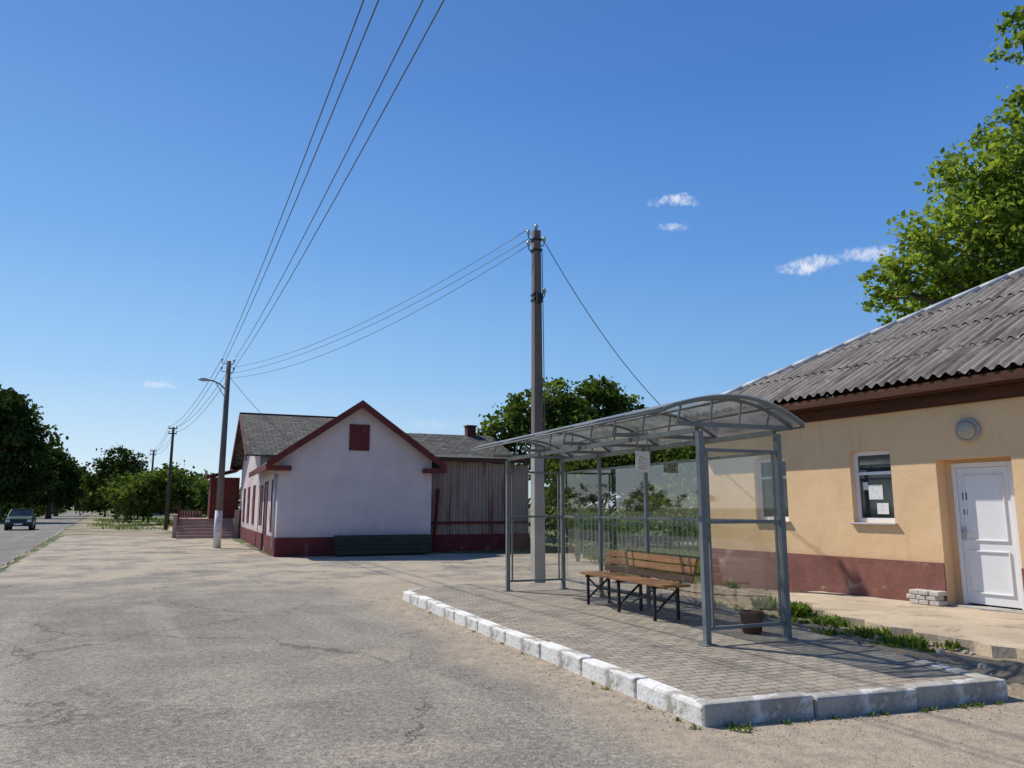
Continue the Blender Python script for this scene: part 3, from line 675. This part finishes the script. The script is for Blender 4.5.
# ------------------------------------------------------------------ poles and wires
def insul(p,parent):
    tube('insulator_pin',[p,(p[0],p[1],p[2]+.08)],.012,'black',parent,n=6)
    tube('insulator',[(p[0],p[1],p[2]+.07),(p[0],p[1],p[2]+.10),(p[0],p[1],p[2]+.14),(p[0],p[1],p[2]+.19)],[.03,.05,.045,.025],'insul',parent,n=10)
cp=empty('concrete_utility_pole',(.55,16.5,0),20)
tube('shaft',[(0,0,0),(0,0,7.82)],[.168,.112],'polecon',cp,n=4,twist=math.pi/4,smooth=False)
tube('shaft_base_whitewash',[(0,0,0),(0,0,2.9)],[.174,.153],'concrete',cp,n=4,twist=math.pi/4,smooth=False)
for z in (7.6,7.35,6.32,6.2):
    boxes('steel_band',[(-.105,.105,-.105,.105,z-.02,z+.02)],'black',cp)
for z,sx in ((7.62,-1),(7.5,1),(7.36,-1),(6.28,1)):
    tube('hook',[(sx*.08,0,z),(sx*.16,0,z-.02),(sx*.19,0,z+.03)],.012,'black',cp,n=6)
    insul((sx*.19,0,z+.02),cp)
insul((0,0,7.80),cp)
boxes('junction_box',[(-.06,.06,-.2,-.12,6.1,6.3)],'black',cp)
tube('riser_cable',[(.10,-.10,7.4),(.12,-.11,5),(.13,-.13,2.4)],.010,'wire',cp,n=6)

def woodpole(name,x,y,h,lamp=False,con=False):
    e=empty(name,(x,y,0),28)
    tube('shaft',[(0,0,0),(.03,0,h)],[.15,.095] if con else [.14,.09],'polecon' if con else 'polewood',e,n=10)
    if lamp:
        tube('whitewashed_base',[(0,0,0),(0,0,1.5)],[.156,.146],'whitewash',e,n=10)
        pts=[(0,0,h-1.25),(-.3,-.1,h-1.0),(-.6,-.2,h-.9),(-.8,-.25,h-.93)]
        tube('lamp_arm',pts,.028,'black',e,n=8); tube('arm_brace',[(0,0,h-1.6),(-.45,-.15,h-.98)],.014,'black',e,n=6)
        V=[];F=[];n=12
        pr=[(0,.03),(.08,.09),(.25,.12),(.4,.09),(.46,.02)]
        for s,r in pr:
            for j in range(n):
                t=2*math.pi*j/n; V.append((-.72-s*.95,-.25-s*.25+r*math.cos(t),h-.9-s*.02+r*.7*math.sin(t)))
        for i in range(len(pr)-1):
            for j in range(n): F.append((i*n+j,i*n+(j+1)%n,(i+1)*n+(j+1)%n,(i+1)*n+j))
        mesh('lamp_head',V,F,'galv',e,smooth=True)
        for z,s_ in ((h-.1,-1),(h-.1,1),(h-.45,-1),(h-.45,1)):
            tube('hook',[(0,0,z),(s_*.2,0,z-.02),(s_*.24,0,z+.04)],.014,'black',e,n=6); insul((s_*.24,0,z+.03),e)
    else:
        for z in (h-.12,h-.5):
            boxes('crossarm',[(-.3,.3,-.04,.04,z-.04,z+.04)],'black',e)
            for xx in (-.26,.26): insul((xx,0,z+.03),e)
    return e
woodpole('street_lamp_pole',-11.95,31.4,7.7,lamp=True,con=True)
woodpole('utility_pole',-25.9,57.8,7.7); woodpole('utility_pole',-38.2,81,7.7)
woodpole('utility_pole',-50.7,104.4,7.7); woodpole('utility_pole',-63.2,127.8,7.7); woodpole('utility_pole',4.6,-5,8.1)
wr=empty('power_lines')
def wire(p,q,sag,r=.011,n=26):
    P_=[]
    for i in range(n+1):
        t=i/n; v=Vector(p).lerp(Vector(q),t); v.z-=4*sag*t*(1-t); P_.append(v)
    tube('wire',P_,r,'wire',wr,n=5)
def cr(x,y,o,ang=28): a=math.radians(ang); return (x+o*math.cos(a),y+o*math.sin(a))
for (o1,z1,o2,z2,sg_) in [(-.24,7.78,-.50,7.95,.6),(-.22,7.45,-.28,7.95,.5),(.24,7.78,.20,7.95,.6),(.24,7.42,.42,7.8,.55)]:
    wire(cr(-11.95,31.4,o1)+(z1,),cr(4.6,-5,o2)+(z2,),sg_,.009,40)
for (a,bq) in (((-11.95,31.4),(-25.9,57.8)),((-25.9,57.8),(-38.2,81)),((-38.2,81),(-50.7,104.4)),((-50.7,104.4),(-63.2,127.8))):
    for o,z in ((-.26,7.75),(.26,7.75),(-.26,7.37),(.26,7.37)): wire(cr(*a,o)+(z,),cr(*bq,o)+(z-.03,),.55,.012)
for (z1,z2,s_) in ((7.83,7.4,.55),(7.6,7.15,.5),(7.45,6.95,.62)):
    wire((.36,16.42,z1),(-11.8,31.3,z2),s_,.0075)
wire((.74,16.6,7.6),(3.6,17.8,3.9),.28,.010)
wire((-11.8,31.3,7.0),(-9.9,33.8,4.6),.15,.010)

# ------------------------------------------------------------------ fences
def picket(name,p,q,h,step,mat,rail=True,wd=.04):
    p=Vector(p+(0,));q=Vector(q+(0,));L=(q-p).length
    e=empty(name,tuple(p),math.degrees(math.atan2((q-p).y,(q-p).x)))
    boxes('pickets',[(x,x+wd,0,.02,.12,h+random.uniform(-.02,.02)) for x in np.arange(0,L,step)],mat,e)
    boxes('rails',[(0,L,.022,.05,.25,.31),(0,L,.022,.05,h-.3,h-.24)],mat,e)
    boxes('fence_posts',[(x,x+.08,.052,.13,0,h+.05) for x in np.arange(0,L,2.4)],mat,e)
picket('metal_fence',(1.9,23.5),(6.6,19.5),1.4,.15,'fencegreen',wd=.04)
picket('wooden_fence',OL(6.2,56),OL(6.5,80),1.4,.14,'brownwood',wd=.11)
picket('roadside_fence',(-19.5,47.5),OL(6.2,56),1.2,.14,'brownwood',wd=.1)

# ------------------------------------------------------------------ trees
def foliage(name,lobes,n,leaf,mat,parent,clump=.32,seed=1,per=40,flat=.6):
    rg=np.random.default_rng(seed)
    vol=np.array([l[3]**2.3 for l in lobes]); vol/=vol.sum()
    nc=max(8,n//per); idx=rg.choice(len(lobes),nc,p=vol)
    L=np.array([(l[0],l[1],l[2],l[3]) for l in lobes],float)
    d=rg.normal(size=(nc,3)); d/=np.linalg.norm(d,axis=1)[:,None]
    rad=rg.uniform(.25,1.1,nc)**.7
    C=L[idx,:3]+d*(L[idx,3]*rad)[:,None]*np.array([1,1,.85])
    csz=np.clip(L[idx,3]*clump,0,1e9)*rg.uniform(.5,1.2,nc)
    ci=np.repeat(np.arange(nc),per); m=len(ci)
    P=C[ci]+rg.normal(size=(m,3))*csz[ci][:,None]*np.array([.75,.75,.45])
    P[:,2]=np.maximum(P[:,2],.05)
    nrm=rg.normal(size=(m,3))+np.array([0,0,.7]); nrm/=np.linalg.norm(nrm,axis=1)[:,None]
    a=np.cross(nrm,rg.normal(size=(m,3))); a/=np.linalg.norm(a,axis=1)[:,None]; c=np.cross(nrm,a)
    s=(leaf*rg.uniform(.6,1.3,m))[:,None]
    V=np.empty((m,4,3)); V[:,0]=P-a*s*.6; V[:,1]=P+c*s*.38+nrm*s*.1; V[:,2]=P+a*s*.6; V[:,3]=P-c*s*.38+nrm*s*.1
    me=bpy.data.meshes.new(name); me.vertices.add(m*4); me.loops.add(m*4); me.polygons.add(m)
    me.vertices.foreach_set('co',V.reshape(-1)); me.loops.foreach_set('vertex_index',np.arange(m*4,dtype=np.int32))
    me.polygons.foreach_set('loop_start',np.arange(0,m*4,4,dtype=np.int32)); me.polygons.foreach_set('loop_total',np.full(m,4,dtype=np.int32))
    me.update(calc_edges=True)
    tn=np.clip(np.repeat(rg.uniform(.1,.9,nc)[ci]+rg.normal(size=m)*.15,4),0,1)
    at=me.attributes.new('tone','FLOAT','POINT'); at.data.foreach_set('value',tn.astype(np.float32))
    me.materials.append(M[mat]); o=bpy.data.objects.new(name,me); scene.collection.objects.link(o); o.parent=parent
    return C
def tree(name,x,y,lobes,n,leaf,mat,tr=.22,seed=1,per=40,clump=.32,branches=40):
    e=empty(name,(x,y,0)); random.seed(seed)
    lb=[(l[0]-x,l[1]-y,l[2],l[3]) for l in lobes]
    C=foliage('foliage',lb,n,leaf,mat,e,clump,seed,per)
    zc=sum(l[2] for l in lb)/len(lb); zmin=min(l[2]-l[3] for l in lb); fork=max(1.2,zmin+.2*(zc-zmin))
    obs=[tube('trunk',[(0,0,-.05),(.03,.02,fork*.3),(-.05,.05,fork*.7),(0,0,fork),(.1,.05,zc)],[tr*1.35,tr,tr*.9,tr*.8,tr*.4],'bark',e,n=10)]
    for l in lb:
        c=Vector(l[:3]); m=c*.5+Vector((0,0,fork*.5)); m+=Vector((random.uniform(-.3,.3),random.uniform(-.3,.3),-.2))
        obs.append(tube('limb',[(0,0,fork*.92),m,c],[tr*.5,tr*.3,tr*.1],'bark',e,n=6))
    for k in range(branches):
        c=Vector(C[random.randrange(len(C))]); l=min(lb,key=lambda l:(Vector(l[:3])-c).length); a=Vector(l[:3])
        obs.append(tube('branch',[a*.8+Vector((0,0,fork*.2)),(a+c)/2+Vector((0,0,-.1)),c],[tr*.15,tr*.09,tr*.04],'bark',e,n=5))
    join(obs,'trunk_and_limbs')
    return e
tree('maple_tree',17.0,23.,[(11.3,22,8.1,.9),(12.3,22,8.8,1.1),(13.6,22,9.6,1.7),(14.6,22.2,12.0,1.3),(15.0,22.3,10.4,1.7),(16.2,22.6,13.3,1.1),(16.7,22.6,16.6,1.0),(17.4,23,14.8,1.1),(17.0,23,11.5,2.0),(18,23,9.5,3.),(15.4,23.5,8.,2.2),(19.5,23.4,12.5,2.2),(13.2,23.2,7.2,1.4)],38000,.17,'leaf',.3,seed=4,per=32,clump=.25,branches=110)
tree('lime_tree',3.6,44.,[(-.6,43,5.6,1.5),(1.0,43,6.8,1.7),(3.2,43.5,7.4,1.8),(5.0,44,7.5,1.7),(6.6,44,6.7,1.7),(8.2,44,6.0,1.4),(3,44,5.2,2.8),(6,44.5,4.7,2.6)],20000,.27,'leafm',.3,seed=8,clump=.26)
tree('garden_tree',8.6,31.,[(8,31,3.3,1.6),(9.6,31.4,3.8,1.6),(6.8,31.,2.6,1.3),(11.2,31.5,3.2,1.6)],7000,.22,'leafm',.15,seed=9)
tree('garden_tree',3.8,33.,[(3.0,33,3.0,1.5),(4.6,33.3,3.9,1.7),(5.8,32.5,2.7,1.4),(6.6,33,4.0,1.5),(2.2,33,1.6,1.2)],10000,.22,'leafm',.15,seed=19)
e=empty('garden_bushes'); foliage('foliage',[(x+random.uniform(-.3,.3),29.8-x*.25+random.uniform(-.5,.5),.9+random.uniform(-.2,.4),1.0) for x in np.arange(2.2,13,.9)],10000,.17,'leafm',e,.4,31)
tree('oak_tree',-57.5,86,[(-57,85,11.5,3.2),(-55.0,85,8.5,3.2),(-59,86,13.4,2.8),(-60,86,8,4.),(-54.6,86,5,2.8),(-58,86,4.5,3.4),(-62,87,5,4)],21000,.48,'leafd',.45,seed=12,clump=.24)
tree('roadside_tree',-71,118,[(-70,118,7,3),(-72,118,8.5,3),(-68.5,118,4.5,2.6),(-74,118,5,3.5)],8000,.55,'leafd',.35,seed=13)
tree('roadside_tree',-90,152,[(-89,152,7,3.6),(-92,152,8.5,3),(-87,152,4.5,3)],6000,.65,'leafd',.35,seed=14)
tree('chestnut_tree',-56.5,110,[(-56.5,110,7.6,2.9),(-55,110,5.3,2.8),(-58.3,110,5.2,2.7),(-56,110,3.2,2.8)],13000,.42,'leafd',.35,seed=15,clump=.26)
tree('apple_tree',-33,74,[(-35,74,3.,2.2),(-33.3,74,4.1,2.),(-31.5,74,3.2,2.3),(-37,75,2.6,2.2),(-29.6,74,2.5,1.9),(-27.8,72,2.6,1.9)],13000,.36,'leafm',.2,seed=16)
tree('apple_tree',-44,92,[(-44,92,4.,2.6),(-42,92,3.,2.3),(-46.5,92,3.4,2.4)],7000,.4,'leafd',.2,seed=17)
tree('street_tree',-74,140,[(-74,140,5,2.6),(-73,140,3.4,2.4),(-76,141,3.2,2.5)],5000,.5,'leafd',.25,seed=27)
tree('street_tree',-92,172,[(-92,172,5.5,3.),(-90,172,3.6,2.6),(-95,172,3.6,3)],5000,.55,'leafd',.25,seed=28)
e=empty('distant_trees'); random.seed(5); lo=[]
for i in range(100):
    x=-300+i*6.; y=250+random.uniform(-20,30)-abs(x)*.15
    if abs((x*NX+y*NY)+5)<9: continue
    r=random.uniform(4,7); lo.append((x,y,r*.7+random.uniform(0,2.),r))
for i in range(16):
    p=OL(-30+i*4.,510+random.uniform(-15,15)); r=random.uniform(6,9); lo.append((p[0],p[1],r*.8,r))
foliage('foliage',lo,40000,1.1,'leafd',e,.3,41)
e=empty('roadside_hedge'); foliage('foliage',[OL(-12.5+random.uniform(-1.5,1.5),l)+(1.3+random.uniform(-.3,.9),2.) for l in np.arange(95,300,3)],15000,.5,'leafd',e,.35,43)
fh=empty('distant_house',OL(5,175)+(0,),28)
boxes('walls',[(0,8,0,10,0,3.4)],'white',fh); mesh('roof',[(-.4,-.4,3.4),(8.4,-.4,3.4),(8.4,10.4,3.4),(-.4,10.4,3.4),(4,-.4,6.2),(4,10.4,6.2)],[(0,4,5,3),(1,2,5,4),(0,1,4),(3,5,2),(0,3,2,1)],'tiles',fh)
boxes('windows',[(1.2,2.2,-.03,-.002,1,2.3),(5.6,6.6,-.03,-.002,1,2.3)],'wglass',fh)
fh=empty('distant_house',OL(4,240)+(0,),28)
boxes('walls',[(0,9,0,10,0,6.)],'white',fh); mesh('roof',[(-.4,-.4,6),(9.4,-.4,6),(9.4,10.4,6),(-.4,10.4,6),(4.5,-.4,8.6),(4.5,10.4,8.6)],[(0,4,5,3),(1,2,5,4),(0,1,4),(3,5,2),(0,3,2,1)],'plinth',fh)
boxes('windows',[(1.2,2.2,-.03,-.002,1,2.3),(6,7,-.03,-.002,1,2.3),(1.2,2.2,-.03,-.002,3.7,5),(6,7,-.03,-.002,3.7,5)],'wglass',fh)

# ------------------------------------------------------------------ parked car
car=empty('parked_car',(-36.4,57.2,0),28.2)
secs=[(-2.05,.45,.72,.78),(-1.95,.32,.86,.82),(-1.2,.28,.98,.85),(-.75,.28,1.02,.86),(1.5,.28,1.02,.86),(2.0,.32,.98,.84),(2.08,.45,.85,.80)]
V=[];F=[]
for (y,zl,zh,hw) in secs: V+=[(-hw*.93,y,zl),(-hw,y,(zl+zh)/2),(-hw*.93,y,zh),(hw*.93,y,zh),(hw,y,(zl+zh)/2),(hw*.93,y,zl)]
for i in range(len(secs)-1):
    for j in range(6): F.append((i*6+j,i*6+(j+1)%6,(i+1)*6+(j+1)%6,(i+1)*6+j))
F.append((0,5,4,3,2,1)); k=(len(secs)-1)*6; F.append(tuple(k+j for j in range(6)))
o=mesh('body',V,F,'carpaint',car); md=o.modifiers.new('b','BEVEL'); md.width=.05; md.segments=3
V=[(-.78,-.8,1.0),(.78,-.8,1.0),(.78,1.95,1.0),(-.78,1.95,1.0),(-.62,-.22,1.47),(.62,-.22,1.47),(.62,1.45,1.47),(-.62,1.45,1.47)]
mesh('greenhouse_glass',V,BF,'wglass',car)
boxes('roof',[(-.63,.63,-.24,1.47,1.472,1.52)],'carpaint',car,bevel=.02)
for sx in (-1,1):
    for (a,c) in (((.78,-.82,1.0),(.63,-.23,1.48)),((.77,.55,1.0),(.63,.55,1.48)),((.78,1.96,1.0),(.63,1.46,1.48))):
        bar('pillar',(sx*a[0],a[1],a[2]),(sx*c[0],c[1],c[2]),.06,'carpaint',car)
    boxes('headlamp',[(sx*.66-.13,sx*.66+.13,-2.065,-1.99,.6,.76)],'carlight',car,bevel=.02)
    tube('mirror',[(sx*.84,-.6,1.06),(sx*1.0,-.62,1.08)],.07,'carpaint',car)
    for y in (-1.3,1.3):
        tube('wheel',[(sx*.62,y,.31),(sx*.86,y,.31)],.31,'black_rubber',car,n=20); tube('hub',[(sx*.861,y,.31),(sx*.875,y,.31)],.18,'galv',car,n=16)
boxes('grille',[(-.45,.45,-2.075,-2.0,.58,.72)],'black',car); boxes('bumper',[(-.84,.84,-2.15,-1.98,.36,.52)],'black',car,bevel=.03); boxes('plate',[(-.26,.26,-2.165,-2.152,.39,.5)],'paper',car)
